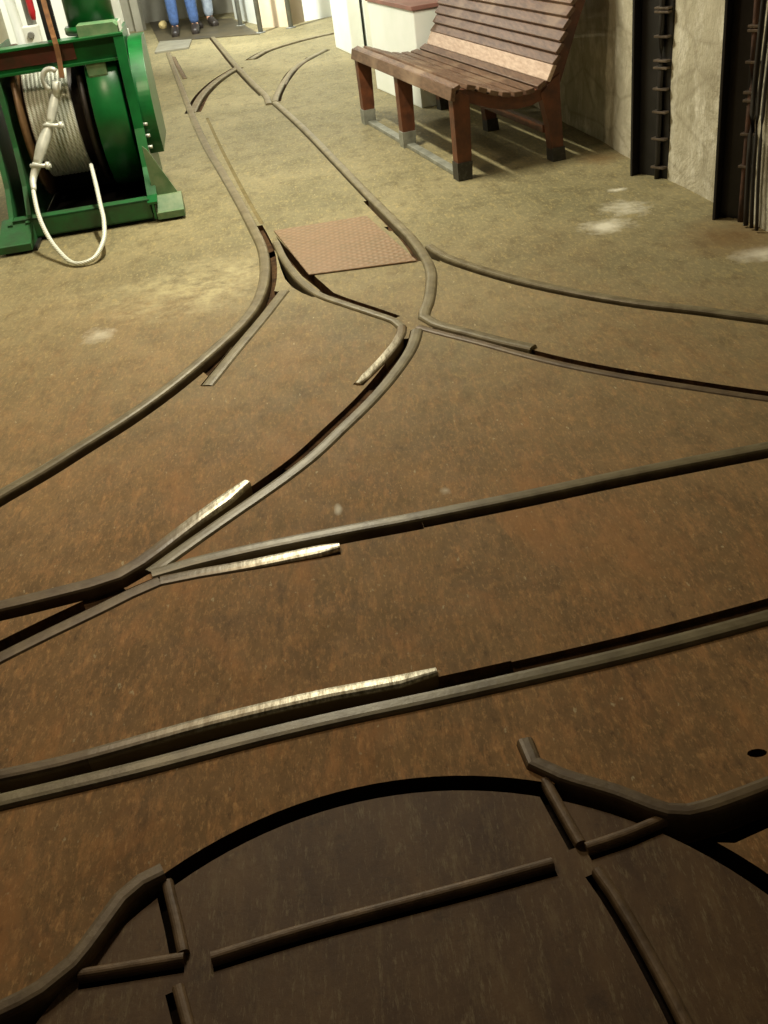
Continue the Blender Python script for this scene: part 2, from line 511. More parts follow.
def rail(name, px, label, cat='rail', w=0.045, top=0.008, mat='rail', gaps=(), tip=None, step=0.05, lift=None, group=RAILGROUP):
    """gaps: (from, to, width) with sign of width = side; from/to are fractions of the length.
    tip: (from, to) fraction that is polished bright"""
    path = catmull(poly(px), step)
    n0, k0 = len(path), 0
    # the rails run on beyond the edge of the photograph, up to the walls
    for end in (0, -1):
        if px[end][0] < -20 or px[end][0] > 790:
            d = (path[end] - path[1 if end == 0 else -2]).normalized()
            p = path[end].copy()
            lim = .8 if cat == 'rail' and name == 'rail' else .25
            ext = []
            while lim > 0 and -3.0 < p.x < 1.485 + (5.38 - p.y) * 0.118 - .12 and (p.to_2d() - Vector((-0.05, 0.587))).length > .72:
                p = p + d * step; lim -= step; ext.append(p.copy())
            if end == 0: path = list(reversed(ext)) + path; k0 = len(ext)
            else: path = path + ext
    n = len(path)
    def ix(f): return 0 if f <= 0 else (n - 1 if f >= 1 else k0 + int(round(f * (n0 - 1))))
    strip(path, -w / 2 - .001, w / 2 + .001, DEP)
    for gg in gaps:
        f0, f1, gw = gg[:3]
        gd = gg[3] if len(gg) > 3 else 0.026
        sub = path[ix(f0): ix(f1) + 1]
        if gw > 0: strip(sub, w / 2 - .004, w / 2 + gw, gd)
        else: strip(sub, -w / 2 + gw, -w / 2 + .004, gd)
    h = w / 2
    prof = [(-h * .8, -DEP), (h * .8, -DEP), (h * .98, -.02), (h, top - .012), (h * .93, top - .006), (h * .74, top - .0015), (h * .35, top), (-h * .35, top), (-h * .74, top - .0015), (-h * .93, top - .006), (-h, top - .012), (-h * .98, -.02)]
    o = None
    segs = [(0.0, 1.0, mat)]
    if tip:
        a, b = tip
        segs = [(0, a, mat), (a, b, 'bright'), (b, 1, mat)]
        segs = [s for s in segs if s[1] - s[0] > 0.001]
    c = path[n // 2]
    root = None
    for a, b, mm in sorted(segs, key=lambda s: s[2] == 'bright'):
        i0, i1 = ix(a), ix(b)
        sub = path[i0:i1 + 1]
        z = (lambda i, nn, i0=i0: lift(max(0, i0 + i - k0) / (n0 - 1))) if lift else None
        bm = bmesh.new()
        sc = (lambda i, nn: (.55, .9) if (mm == 'bright' and ((tip[0] < .02 and i == 0) or (tip[0] >= .02 and i == nn - 1))) else (1, 1))
        sweep(bm, sub, prof, z=z, scale=sc)
        if root is None:
            root = link_at(name, bm, M[mm], Vector((c.x, c.y, 0)))
            tag(root, label, cat, group)
        else:
            p_tip = path[0] if tip[0] < .02 else path[-1]
            L = (path[ix(tip[0])] - path[ix(tip[1])]).length
            q = link('polished_end', bm, polished(M[mat], p_tip - Vector((c.x, c.y, 0)), L), root)
            q['label'] = 'bright wheel-polished end'
    return root

rail('rail', [(168, 53), (180, 85), (193, 118), (206, 146), (222, 173), (240, 204), (252, 227), (262, 248), (265, 264), (264, 284), (256, 306), (241, 326), (220, 346), (195, 368), (160, 396), (120, 424), (80, 449), (40, 474), (0, 497), (-60, 533)],
     'long left rail passing the green winch and curving off to the left edge',
     w=0.048, top=0.014, gaps=[(0.74, 1.0, 0.028)])
rail('guard_rail', [(284, 291), (262, 319), (236, 350), (207, 386)],
     'pale flat guard strip inside the left curve, just below the red-brown plate', 'guard rail', w=0.05, top=0.004, mat='rail')
rail('rail', [(275, 103), (292, 118), (311, 136), (340, 166), (370, 197), (396, 223), (411, 238), (424, 256), (431, 272), (431, 288), (428, 305), (424, 318), (436, 325), (470, 334), (505, 343), (533, 349)],
     'rail between plate and bench, bent sharply right at its near end',
     w=0.045, top=0.012, gaps=[(0.0, 0.60, -0.010), (0.60, 0.80, -0.026)])  # first gap: dark groove sunk in place of a shadow strip
rail('rail', [(418, 327), (440, 333), (480, 343), (520, 354), (560, 364), (620, 376), (700, 389), (768, 399), (830, 406)],
     'lower rail of the side track branching right', w=0.035, top=0.004, mat='rail_dark', gaps=[(0.04, 0.85, 0.030, 0.014), (0.85, 1.0, 0.030, 0.02)])
rail('rail', [(417, 330), (412, 347), (395, 373), (370, 402), (340, 431), (310, 459), (270, 489), (235, 513), (195, 541), (160, 566), (150, 573)],
     'curved rail sweeping down left between the two crossings in mid floor', w=0.045, top=0.006, gaps=[(0.04, 0.32, -0.036), (0.32, 0.66, -0.036, 0.014), (0.66, 1.0, -0.036)])
rail('switch_rail', [(276, 243), (285, 261), (300, 281), (320, 296), (345, 305), (375, 315), (395, 322), (402, 328), (397, 342), (380, 363), (358, 385)],
     'bent switch rail starting under the left corner of the red-brown plate', 'rail', w=0.036, top=0.010, mat='rail', tip=(0.74, 1.0))
rail('rail', [(248, 486), (225, 503), (200, 520), (170, 541), (140, 563), (118, 576), (90, 585), (50, 595), (0, 607), (-60, 618)],
     'wing rail with bright raised tip above the lower crossing, running to the left edge', w=0.05, top=0.008, mat='rail_dark',
     gaps=[(0.0, 1.0, 0.036)], tip=(0.0, 0.40), lift=lambda f: 0.012 * max(0, 1 - f / 0.35))
rail('rail', [(340, 549), (300, 556), (250, 565), (200, 573), (160, 581), (130, 594), (100, 609), (50, 633), (0, 658), (-60, 690)],
     'wing rail with bright tip below the long straight rail, bent down towards the left edge', w=0.046, top=0.004, mat='rail_dark',
     gaps=[(0.50, 1.0, -0.04)], tip=(0.0, 0.44), lift=lambda f: 0.010 * max(0, 1 - f / 0.35))
rail('rail', [(830, 434), (768, 447), (690, 462), (600, 480), (520, 497), (420, 517), (340, 532), (250, 550), (190, 564), (152, 575)],
     'long straight rail crossing from the right edge to the lower crossing point', w=0.045, top=0.008, gaps=[(0.0, 0.62, 0.030, 0.016), (0.62, 1.0, 0.034)])
rail('rail', [(-60, 818), (0, 803), (130, 772), (260, 738), (345, 718), (430, 700), (520, 680), (640, 652), (768, 618), (840, 598)],
     'nearest long rail, crossing the whole floor just beyond the turntable', w=0.042, top=0.010, gaps=[(0.0, 0.60, 0.04), (0.60, 1.0, 0.036, 0.013)])
rail('guard_rail', [(-60, 791), (0, 778), (60, 765), (120, 749), (210, 724), (330, 696), (400, 683), (437, 673)],
     'long guard rail with shiny scraped top beside the nearest rail', 'guard rail', w=0.036, top=0.012, mat='rail_dark', tip=(0.30, 1.0))
rail('rail', [(429, 247), (445, 257), (472, 267), (520, 281), (580, 294), (640, 304), (700, 311), (768, 320), (840, 328)],
     'upper rail of the side track, the one nearest the bench and posts', w=0.04, top=0.012, gaps=[(0.0, 1.0, -0.02)])
rail('rail', [(192, 113), (202, 95), (218, 80), (237, 68)],
     'short curved far rail between the left rail and the far crossing', w=0.06, top=0.01, gaps=[(0.0, 1.0, 0.03), (0.0, 1.0, -0.04)])
rail('rail', [(250, 60), (267, 51), (300, 41), (335, 33), (385, 24)],
     'far rail curving away across the passage behind the white column', w=0.06, top=0.01, gaps=[(0.0, 1.0, 0.03), (0.0, 1.0, -0.04)])
rail('rail', [(213, 38), (222, 49), (236, 66), (255, 86), (266, 97), (269, 105)],
     'short straight far rail ending at the crossing in front of the two people', w=0.05, top=0.014, gaps=[(0.0, 0.9, -0.02)])
rail('guard_rail', [(275, 102), (277, 95), (286, 79), (300, 64), (326, 50)],
     'curved guard rail forking right from the tip of the bench-side rail', 'guard rail', w=0.05, top=0.01, gaps=[(0.0, 1.0, -0.022)])
rail('guard_rail', [(284, 85), (292, 72), (311, 57)],
     'short guard strip lying inside the far fork of the rails', 'guard rail', w=0.04, top=0.006, mat='rail_dark', gaps=[(0, 1, 0.025)])
rail('guard_rail', [(173, 57), (179, 68), (185, 79)],
     'short dark guard strip beside the far end of the left rail', 'guard rail', w=0.04, top=0.006, mat='rail_dark')
# approach rails at the rim of the turntable
rail('approach_rail', [(164, 873), (142, 884), (122, 901), (100, 931), (73, 966), (42, 991), (0, 1013), (-60, 1035)],
     'dark curved approach rail at the left rim of the turntable', 'rail', w=0.034, top=0.014, mat='rail_dark', step=0.03)
rail('approach_rail', [(525, 743), (534, 765), (563, 778), (616, 794), (668, 813), (688, 814), (726, 803), (768, 787), (840, 760)],
     'grey bent approach rail at the right rim of the turntable', 'rail', w=0.032, top=0.014, mat='rail_dark', step=0.03)

# dirt-filled hollows
cut_poly(poly([(268, 290), (280, 292), (256, 319), (230, 349), (208, 376), (198, 368), (222, 349), (245, 328), (260, 306)]), 0.018)
strip(catmull(poly([(207, 118), (222, 150), (247, 198), (262, 224)]), 0.1), -0.010, 0.010, 0.003)
# open hollows beside the switch
cut_poly(poly([(264, 249), (276, 244), (278, 249), (266, 254)]), 0.10)
cut_poly(poly([(276, 249), (281, 254), (287, 264), (296, 276), (308, 288), (322, 297), (312, 297), (302, 293), (292, 287), (285, 279), (281, 269), (278, 259)]), 0.12)
cut_poly(poly([(276, 236), (290, 252), (318, 279), (334, 293), (322, 292), (302, 276), (288, 260)]), 0.05)
cut_poly(poly([(433, 249), (438, 257), (440, 262), (432, 259), (428, 253)]), 0.09)
cut_poly(poly([(384, 227), (396, 226), (399, 231), (389, 231)]), 0.07)
strip(catmull(poly([(322, 290), (345, 299), (375, 309), (398, 317)]), 0.05), -0.02, 0.012, 0.013)
cut_poly([ground(757, 753) + Vector((.018 * math.cos(a * math.pi / 5), .010 * math.sin(a * math.pi / 5), 0)) for a in range(10)], 0.05)

# ------------------------------------------------------------------ floor with the grooves let in
TC, TR = Vector((-0.0506, 0.5875)), 0.668      # turntable
def inquad(p, q):
    n = len(q); c = False; j = n - 1
    for i in range(n):
        xi, yi = q[i]; xj, yj = q[j]
        if (yi > p[1]) != (yj > p[1]) and p[0] < (xj - xi) * (p[1] - yi) / (yj - yi) + xi: c = not c
        j = i
    return c

def relief(name, outline, strips, grooves, base_z, mats, extra=None, mat_of=None, parent=None, loc=None, under=None):
    """plan mesh whose grooves are sunk; every level is real geometry with side walls"""
    V, E = [], []
    def loop(P):
        i0 = len(V); V.extend([Vector((p[0], p[1])) for p in P]); n = len(P)
        E.extend([(i0 + i, i0 + (i + 1) % n) for i in range(n)])
    loop(outline)
    for s in strips: loop(s)
    vs, es, fs, *_ = delaunay_2d_cdt(V, E, [], 0, 1e-5)
    boxes = []
    for quads, d in grooves:
        for q in quads:
            xs = [a[0] for a in q]; ys = [a[1] for a in q]
            boxes.append((min(xs), max(xs), min(ys), max(ys), q, d))
    depth = []
    keep = []
    for f in fs:
        c = (sum(vs[i].x for i in f) / len(f), sum(vs[i].y for i in f) / len(f))
        if not inquad(c, outline):
            continue
        d = 0.0
        for x0, x1, y0, y1, q, dd in boxes:
            if dd > d and x0 <= c[0] <= x1 and y0 <= c[1] <= y1 and inquad(c, q): d = dd
        if extra: d = max(d, extra(c))
        keep.append(f); depth.append(d)
    bm = bmesh.new()
    vd = {}
    def vert(i, d):
        k = (i, round(d, 4))
        if k not in vd: vd[k] = bm.verts.new((vs[i].x, vs[i].y, base_z - d))
        return vd[k]
    em = {}
    for f, d in zip(keep, depth):
        try: nf = bm.faces.new([vert(i, d) for i in f])
        except ValueError: continue
        nf.normal_update()
        if nf.normal.z < 0: nf.normal_flip()
        nf.material_index = mat_of(d)
        n = len(f)
        for a in range(n):
            e = (f[a], f[(a + 1) % n])
            em.setdefault(tuple(sorted(e)), []).append((d, e))
    for k, L in em.items():
        if len(L) == 2 and abs(L[0][0] - L[1][0]) > 1e-5:
            hi, lo = sorted(L, key=lambda x: x[0])
            a, b = hi[1]
            try:
                w = bm.faces.new((vert(b, hi[0]), vert(a, hi[0]), vert(a, lo[0]), vert(b, lo[0])))
                w.material_index = mat_of(lo[0])
            except ValueError: pass
        elif len(L) == 1 and under is not None:
            d, (a, b) = L[0]
            try: bm.faces.new((vert(b, d), vert(a, d), vert(a, under), vert(b, under))).material_index = mat_of(0)
            except ValueError: pass
    if loc is not None:
        bmesh.ops.translate(bm, verts=bm.verts, vec=-Vector(loc))
    o = link(name, bm, mats, parent, recalc=False)
    if loc is not None: o.location = loc
    return o

def circ(c, r, k=120): return [(c[0] + r * math.cos(2 * math.pi * i / k), c[1] + r * math.sin(2 * math.pi * i / k)) for i in range(k)]
PIT_R = 0.694
pitc = circ(TC, PIT_R)
pit_left = [p.to_2d() for p in poly([(168, 880), (146, 889), (128, 906), (107, 934), (80, 970), (48, 996), (0, 1020), (-60, 1042), (-40, 1075), (60, 1045), (90, 1000)])]
pit_right = [p.to_2d() for p in poly([(538, 772), (563, 785), (616, 801), (668, 820), (690, 822), (728, 811), (768, 795), (860, 765), (880, 790), (768, 828), (735, 843), (700, 842), (600, 815)])]
floor_strips = STRIPS + [pitc, pit_left, pit_right]
floor_grooves = GROOVES + [([tuple(pitc)], 0.10), ([tuple(pit_left)], 0.0995), ([tuple(pit_right)], 0.0995)]
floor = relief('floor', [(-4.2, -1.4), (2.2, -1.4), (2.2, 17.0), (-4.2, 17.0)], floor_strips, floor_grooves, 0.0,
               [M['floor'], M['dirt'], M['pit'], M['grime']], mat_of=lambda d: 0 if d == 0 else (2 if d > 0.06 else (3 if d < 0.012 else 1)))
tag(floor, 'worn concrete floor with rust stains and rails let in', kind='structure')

# ------------------------------------------------------------------ turntable
tt = empty('turntable', (TC.x, TC.y, 0), 'round dark steel rail turntable let into the near floor', 'turntable')
DZ = -0.010
dg, ds = [], []
def dstrip(px, o0, o1, dep):
    global STRIPS, GROOVES
    s0, g0 = STRIPS, GROOVES
    STRIPS, GROOVES = [], []
    strip(catmull([ground(u, v, DZ) for u, v in px], 0.04), o0, o1, dep)
    ds.extend(STRIPS); dg.extend(GROOVES)
    STRIPS, GROOVES = s0, g0
BARS = [[(80, 977), (130, 969), (185, 960)], [(212, 960), (300, 933), (400, 906), (480, 885), (553, 865)],
        [(545, 782), (551, 793), (565, 818), (581, 846)], [(586, 850), (625, 837), (665, 820)],
        [(597, 872), (612, 893), (641, 941), (688, 1030), (720, 1100)],
        [(168, 884), (172, 902), (178, 926), (184, 955)], [(179, 989), (184, 1008), (190, 1030), (205, 1100)]]
SIDE = [1, -1, -1, -1, -1, 1, 1]
for px, sd in zip(BARS, [-1, -1, -1, -1, -1, -1, -1]):
    dstrip(px, -0.022, -0.009, 0.018)
deck = relief('deck', circ(TC, TR), ds, dg, DZ, [M['deck'], M['pit']], mat_of=lambda d: 0 if d == 0 else 1, parent=tt, under=0.075)
for px in BARS:
    path = catmull([ground(u, v, DZ) for u, v in px], 0.03)
    bm = bmesh.new()
    sweep(bm, path, [(-.010, -.004), (.010, -.004), (.0098, .006), (.0085, .0098), (.0055, .0122), (.002, .013), (-.002, .013), (-.0055, .0122), (-.0085, .0098), (-.0098, .006)])
    link('guide_bar', bm, M['deckbar'], tt)

# ------------------------------------------------------------------ plate over the switch rods
bm = bmesh.new()
pl = [ground(*q) for q in ((274, 232), (367, 217), (417, 262), (309, 276))]
c = sum(pl, Vector()) / 4
prism(bm, [(p.x, p.y) for p in pl], 0.001, 0.008, Matrix.Identity(4))
bevel(bm, 0.002, 1)
tag(link_at('tread_plate', bm, M['tread'], Vector((c.x, c.y, 0))), 'flat red-brown tread plate lying between the two main rails', 'metal plate')

# ------------------------------------------------------------------ bench
BO = Vector((0.62, 5.26, 0))
BA = Vector((-0.225, 0.974, 0)).normalized()      # along, towards the far end
BD = Vector((0.974, 0.225, 0)).normalized()       # depth, towards the wall
bfr = Matrix((( BD.x, 0, BA.x, BO.x), (BD.y, 0, BA.y, BO.y), (0, 1, 0, 0), (0, 0, 0, 1)))   # x depth, y height, z along
bench = empty('slatted_bench', BO, 'long slatted wooden bench with rust-red legs standing by the rough wall', 'bench')
LEN = 1.72
prof_seat = [(0.03, .442), (0.09, .430), (0.150, .408), (0.210, .384), (0.275, .366), (0.34, .358), (0.405, .360), (0.468, .378)]
prof_back = [(.535, .428), (.566, .486), (.586, .537), (.606, .588), (.626, .640), (.648, .692), (.672, .744), (.698, .796), (.726, .846), (.756, .894)]
curve = [(0.0, .41)] + prof_seat + prof_back
def slat(cx, cy, ang, w, t, mat, lab=None, z0=-0.05, z1=LEN + 0.05):
    bm = bmesh.new()
    b = bmesh.new()
    box(b, (-w / 2, -t / 2, z0), (w / 2, t / 2, z1), None, 0.004)
    ca, sa = math.cos(ang), math.sin(ang)
    add(bm, b, bfr @ Matrix.Translation((cx, cy, 0)) @ Matrix.Rotation(ang, 4, 'Z'))
    o = link('slat', bm, M[mat], bench)
    if lab: o['label'] = lab
slat(-0.006, .424, math.radians(78), 0.062, 0.024, 'wood', 'front edge slat set on edge')
slat(0.018, .452, math.radians(20), 0.034, 0.020, 'wood')
for i, (x, y) in enumerate(prof_seat[1:]):
    a, b = curve[i + 1], curve[i + 3]
    ang = math.atan2(b[1] - a[1], b[0] - a[0])
    slat(x, y + .012, ang, 0.048, 0.024, 'wood')
for i, (x, y) in enumerate(prof_back):
    k = i + 9
    a, b = curve[k - 1], curve[min(k + 1, len(curve) - 1)]
    ang = math.atan2(b[1] - a[1], b[0] - a[0])
    if i == 0:
        slat(x - .012, y + .010, math.radians(62), 0.082, 0.022, 'wood_pale', 'wide pale slat where seat meets back')
    else:
        slat(x - .014, y + .006, ang - .36, 0.054, 0.022, 'wood')
for zc in (0.0, 0.90, LEN):
    tk = 0.028
    # curved carrier under the slats
    bm = bmesh.new()
    up_, dn = [], []
    for i, (x, y) in enumerate(curve[1:], 1):
        a, b = curve[i - 1], curve[min(i + 1, len(curve) - 1)]
        d = Vector((b[0] - a[0], b[1] - a[1])).normalized()
        nrm = Vector((-d.y, d.x))
        up_.append(Vector((x, y)) - nrm * 0.002); dn.append(Vector((x, y)) - nrm * (0.062 if i < 10 else 0.05))
    prism(bm, [tuple(p) for p in up_] + [tuple(p) for p in reversed(dn)], zc - tk, zc + tk, bfr)
    fr = link('side_frame', bm, M['redpaint'], bench)
    bm = bmesh.new()
    prism(bm, [(-.006, .408), (.03, .436), (.085, .400), (.074, .12), (.060, .0), (.0, .0), (-.004, .12)], zc - .034, zc + .034, bfr)
    bevel(bm, .003, 1)
    lg = link('leg', bm, M['redpaint'], bench)
    bm = bmesh.new()
    prism(bm, [(-.008, .09), (.075, .09), (.068, .0), (-.008, .0)], zc - .039, zc + .039, bfr)
    link('foot_cap', bm, M['footcap' if zc == 0.0 else 'greysteel'], lg)
    bm = bmesh.new()
    prism(bm, [(.468, .352), (.535, .405), (.575, .43), (.575, .30), (.592, .0), (.530, .0), (.505, .2)], zc - .034, zc + .034, bfr)
    bevel(bm, .003, 1)
    lg = link('leg', bm, M['redpaint'], bench)
    bm = bmesh.new()
    prism(bm, [(.522, .07), (.592, .07), (.598, .0), (.524, .0)], zc - .039, zc + .039, bfr)
    link('foot_cap', bm, M['footcap'], lg)
bm = bmesh.new()
box(bm, (.012, .001, .05), (.062, .022, LEN - .05), bfr, .003)
link('floor_bar', bm, M['greysteel'], bench)
bm = bmesh.new()
box(bm, (.50, .14, .03), (.53, .18, LEN - .03), bfr, .003)
link('stretcher', bm, M['redpaint'], bench)

# ------------------------------------------------------------------ right wall and its posts
def wx(Y): return 1.485 + (5.38 - Y) * 0.118
bm = bmesh.new()
NYY, NZ = 90, 34
Y0, Y1, ZT = 0.2, 7.6, 2.7
grid = []
for i in range(NYY + 1):
    row = []
    for j in range(NZ + 1):
        Y = Y0 + (Y1 - Y0) * i / NYY; z = -0.02 + (ZT + .02) * j / NZ
        d = noise.fractal(Vector((Y * 2.2, z * 1.6, 3.1)), 1.0, 2.0, 5) * 0.016 + .006
        row.append(bm.verts.new((wx(Y) + d, Y, z)))
    grid.append(row)
for i in range(NYY):
    for j in range(NZ):
        f = bm.faces.new((grid[i][j], grid[i][j + 1], grid[i + 1][j + 1], grid[i + 1][j])); f.smooth = True
bk = [[bm.verts.new((wx(Y0) + .35, Y0, -.02)), bm.verts.new((wx(Y0) + .35, Y0, ZT))], [bm.verts.new((wx(Y1) + .35, Y1, -.02)), bm.verts.new((wx(Y1) + .35, Y1, ZT))]]
bm.faces.new((bk[0][0], bk[1][0], bk[1][1], bk[0][1]))
bm.faces.new([grid[0][j] for j in range(NZ + 1)] + [bk[0][1], bk[0][0]])
bm.faces.new([grid[NYY][j] for j in range(NZ, -1, -1)] + [bk[1][0], bk[1][1]])
bm.faces.new([grid[i][NZ] for i in range(NYY + 1)] + [bk[1][1], bk[0][1]])
tag(link('wall_right', bm, M['wall']), 'rough limewashed masonry wall behind the bench', kind='structure')

def post(pl, pr, label, pipe_mat, ties):
    a, b = ground(*pl), ground(*pr)
    yax = (b - a).normalized()                    # across the post, towards the camera side
    W = (b - a).length
    xn = Vector((-yax.y, yax.x, 0))
    if xn.x < 0: xn = -xn
    fr = Matrix(((yax.x, xn.x, 0, a.x), (yax.y, xn.y, 0, a.y), (0, 0, 1, 0), (0, 0, 0, 1)))
    root = empty('steel_post', a, label, 'post', 'black steel posts on the right wall')
    HT = 2.6
    bm = bmesh.new(); box(bm, (0, 0, 0), (.012, .16, HT), fr, .002); link('flange', bm, M['black'], root)
    bm = bmesh.new(); box(bm, (.012, .05, 0), (W * .62, .07, HT), fr, .002); link('web', bm, M['black'], root)
    bm = bmesh.new(); box(bm, (W * .62, .035, 0), (W, .15, HT), fr, .004); link('cable_duct', bm, M['black'], root)
    px = W * .74
    path = [fr @ Vector((px + .004 * math.sin(z * 3), .020, z)) for z in [i * HT / 26 for i in range(27)]]
    bm = bmesh.new(); tube(bm, path, .013, 10); link('conduit', bm, M[pipe_mat], root, True)
    for z in ties:
        bm = bmesh.new()
        box(bm, (W * .60, .004, z), (W * .98, .036, z + .010), fr, .002)
        link('clamp', bm, M['clamp'], root)
    return root, fr, W
post((630, 176), (663, 181), 'farther black steel post on the rough wall, nearest the bench', 'black_cable', [.05, .18, .30, .40, .49, .52, .62, .72, .735, .9, 1.05, 1.2])
r2, fr2, W2 = post((712, 220), (748, 224), 'nearer black steel post with rusty clamped conduit at the right edge', 'rustpipe', [.22, .345, .47, .50, .61, .72, .735, .86, 1.0, 1.15])
for k, (r, off, amp, lab) in enumerate([(.011, .045, .035, 'thick black cable hanging closest to the nearer post'), (.008, .085, .05, 'thin black cable hanging second from the nearer post'), (.007, .125, .06, 'thin black cable hanging farthest out from the nearer post')]):
    path = []
    for i in range(30):
        z = i * 2.5 / 29 + .008
        Yc = 3.985 - off + amp * .45 * math.sin(z * 4.2)
        path.append(Vector((wx(Yc) - .022 - r, Yc, z)))
    bm = bmesh.new(); tube(bm, path, r, 8)
    tag(link_at('cable', bm, M['black_cable'], path[0], True), lab, 'cable', 'black cables on the right wall')

# ------------------------------------------------------------------ winch
WO = Vector((-0.95, 5.28, 0))
we1 = Vector((.996, .087, 0)).normalized(); we2 = Vector((-.087, .996, 0)).normalized()
wf = Matrix(((we1.x, we2.x, 0, WO.x), (we1.y, we2.y, 0, WO.y), (0, 0, 1, 0), (0, 0, 0, 1)))   # u right, v back, w up
vzf = wf @ Matrix(((0, 0, 1, 0), (1, 0, 0, 0), (0, 1, 0, 0), (0, 0, 0, 1)))                    # x->v, y->w, z->u
winch = empty('winch', WO, 'big green cable winch on splayed feet at the upper left', 'winch')
def wpart(name, mat, fn, smooth=False, parent=None):
    bm = bmesh.new(); fn(bm)
    return link(name, bm, M[mat], parent or winch, smooth)
wpart('base_beam', 'green_dull', lambda b: (box(b, (-.72, 0, .02), (-.02, .012, .115), wf, .002), box(b, (-.72, 0, .105), (-.02, .09, .115), wf, .002), box(b, (-.72, 0, .02), (-.02, .09, .03), wf, .002)))
wpart('base_beam', 'green_dull', lambda b: box(b, (-.72, .95, .02), (-.02, 1.04, .115), wf, .004))
SP = [(-.02, .02), (1.10, .02), (1.06, .16), (.92, .30), (.90, .86), (.30, .86), (.24, .42), (.17, .24), (.06, .12), (-.02, .10)]
def splate(b, u0, u1): prism(b, SP, u0, u1, vzf)
def sflange(b, u0, u1):
    pts = [(.30, .86), (.24, .42), (.17, .24), (.06, .12), (-.02, .10)]
    path = [wf @ Vector(((u0 + u1) / 2, v, w)) for v, w in pts]
    sweep(b, path, [(-(u1 - u0) / 2, -.006), ((u1 - u0) / 2, -.006), ((u1 - u0) / 2, .006), (-(u1 - u0) / 2, .006)])
rp = wpart('side_plate', 'green', lambda b: splate(b, -.012, .0))
wpart('edge_flange', 'green', lambda b: sflange(b, -.03, .02), parent=rp)
for k in range(6):
    z = .32 + k * .055
    wpart('bolt', 'zinc', lambda b: cyl(b, wf @ Vector((.018, .25 + .05 * k * .25, z)), wf @ Vector((.040, .25 + .05 * k * .25, z)), .009, 6), parent=rp)
for u in (-.64, -.73):
    lp = wpart('side_plate', 'green_dull', lambda b: splate(b, u - .006, u + .006))
    wpart('edge_flange', 'green_dull', lambda b: sflange(b, u - .012, u + .012), parent=lp)
# feet
def foot(b, u0, u1, v0):
    prism(b, [(v0, .015), (.10, .015), (.10, .11), (.05, .115), (v0 + .02, .05), (v0, .048)], u0, u1, vzf)
wpart('foot', 'green_pale', lambda b: (foot(b, .005, .145, -.03), prism(b, [(.0, .11), (.125, .11), (.02, .34), (.0, .36)], -.10, -.09, wf @ Matrix(((1, 0, 0, 0), (0, 0, -1, 0), (0, 1, 0, 0), (0, 0, 0, 1))))))
wpart('foot', 'green_dull', lambda b: foot(b, -.78, -.62, -.20))
wpart('foot_block', 'black', lambda b: box(b, (.02, .00, 0), (.13, .10, .016), wf, .002))
wpart('foot_block', 'black', lambda b: box(b, (-.76, -.17, 0), (-.60, .1, .016), wf, .002))
# drum
AX = wf @ Vector((0, .64, .47))
wpart('drum', 'grease', lambda b: lathe(b, [(-.575, .0), (-.575, .27), (-.24, .27), (-.24, .0)], AX, we1), True)
wpart('drum_flange', 'brownedge', lambda b: lathe(b, [(-.590, .05), (-.590, .385), (-.570, .385), (-.570, .05)], AX, we1))
wpart('drum_flange', 'grease', lambda b: lathe(b, [(-.265, .05), (-.265, .36), (-.24, .36), (-.24, .05)], AX, we1))
wpart('brake_rim', 'green', lambda b: lathe(b, [(-.215, .05), (-.215, .385), (-.21, .39), (-.055, .39), (-.05, .385), (-.05, .05)], AX, we1, 64))
def winding(b):
    turns, n = 11, 36
    path = []
    for i in range(turns * n + 1):
        a = 2 * math.pi * i / n
        path.append(AX + we1 * (-.555 + .235 * i / (turns * n)) + (we2 * math.cos(a) + Vector((0, 0, 1)) * math.sin(a)) * .286)
    rings = []
    for i, p in enumerate(path):
        a = 2 * math.pi * i / n
        e = we2 * math.cos(a) + Vector((0, 0, 1)) * math.sin(a)
        rings.append([b.verts.new(p + we1 * (.0115 * math.cos(t)) + e * (.0115 * math.sin(t))) for t in [2 * math.pi * j / 8 for j in range(8)]])
    for i in range(len(rings) - 1):
        for j in range(8):
            k = (j + 1) % 8
            b.faces.new((rings[i][j], rings[i][k], rings[i + 1][k], rings[i + 1][j]))
wpart('cable_winding', 'rope', winding, True)
# top channel
def tb(b):
    box(b, (-1.05, .33, .755), (.0, .345, .865), wf, .002)
    box(b, (-1.05, .29, .855), (.02, .42, .868), wf, .002)
    box(b, (-1.05, .30, .745), (.0, .42, .758), wf, .002)
tbm = wpart('top_beam', 'green', tb)
wpart('worn_web', 'stain', lambda b: box(b, (-.62, .324, .775), (-.235, .331, .850), wf, .001), parent=tbm)['label'] = 'red-brown worn patch'
wpart('bearing_strut', 'green_pale', lambda b: box(b, (-.20, .31, .68), (-.10, .40, .75), wf, .01))
wpart('bracket', 'green_pale', lambda b: prism(b, [(-.20, .868), (.0, .868), (.0, .895), (-.02, .915), (-.20, .92)], .33, .48, wf @ Matrix(((1, 0, 0, 0), (0, 0, 1, 0), (0, 1, 0, 0), (0, 0, 0, 1)))))
wpart('bracket_edge', 'zinc', lambda b: box(b, (.004, .33, .868), (.010, .48, .915), wf, .001))
wpart('motor', 'green', lambda b: (cyl(b, wf @ Vector((-.15, .62, .86)), wf @ Vector((-.15, .62, 1.45)), .122, 40, bev=.01), cyl(b, wf @ Vector((-.15, .62, .86)), wf @ Vector((-.15, .62, .90)), .145, 40, bev=.006)))
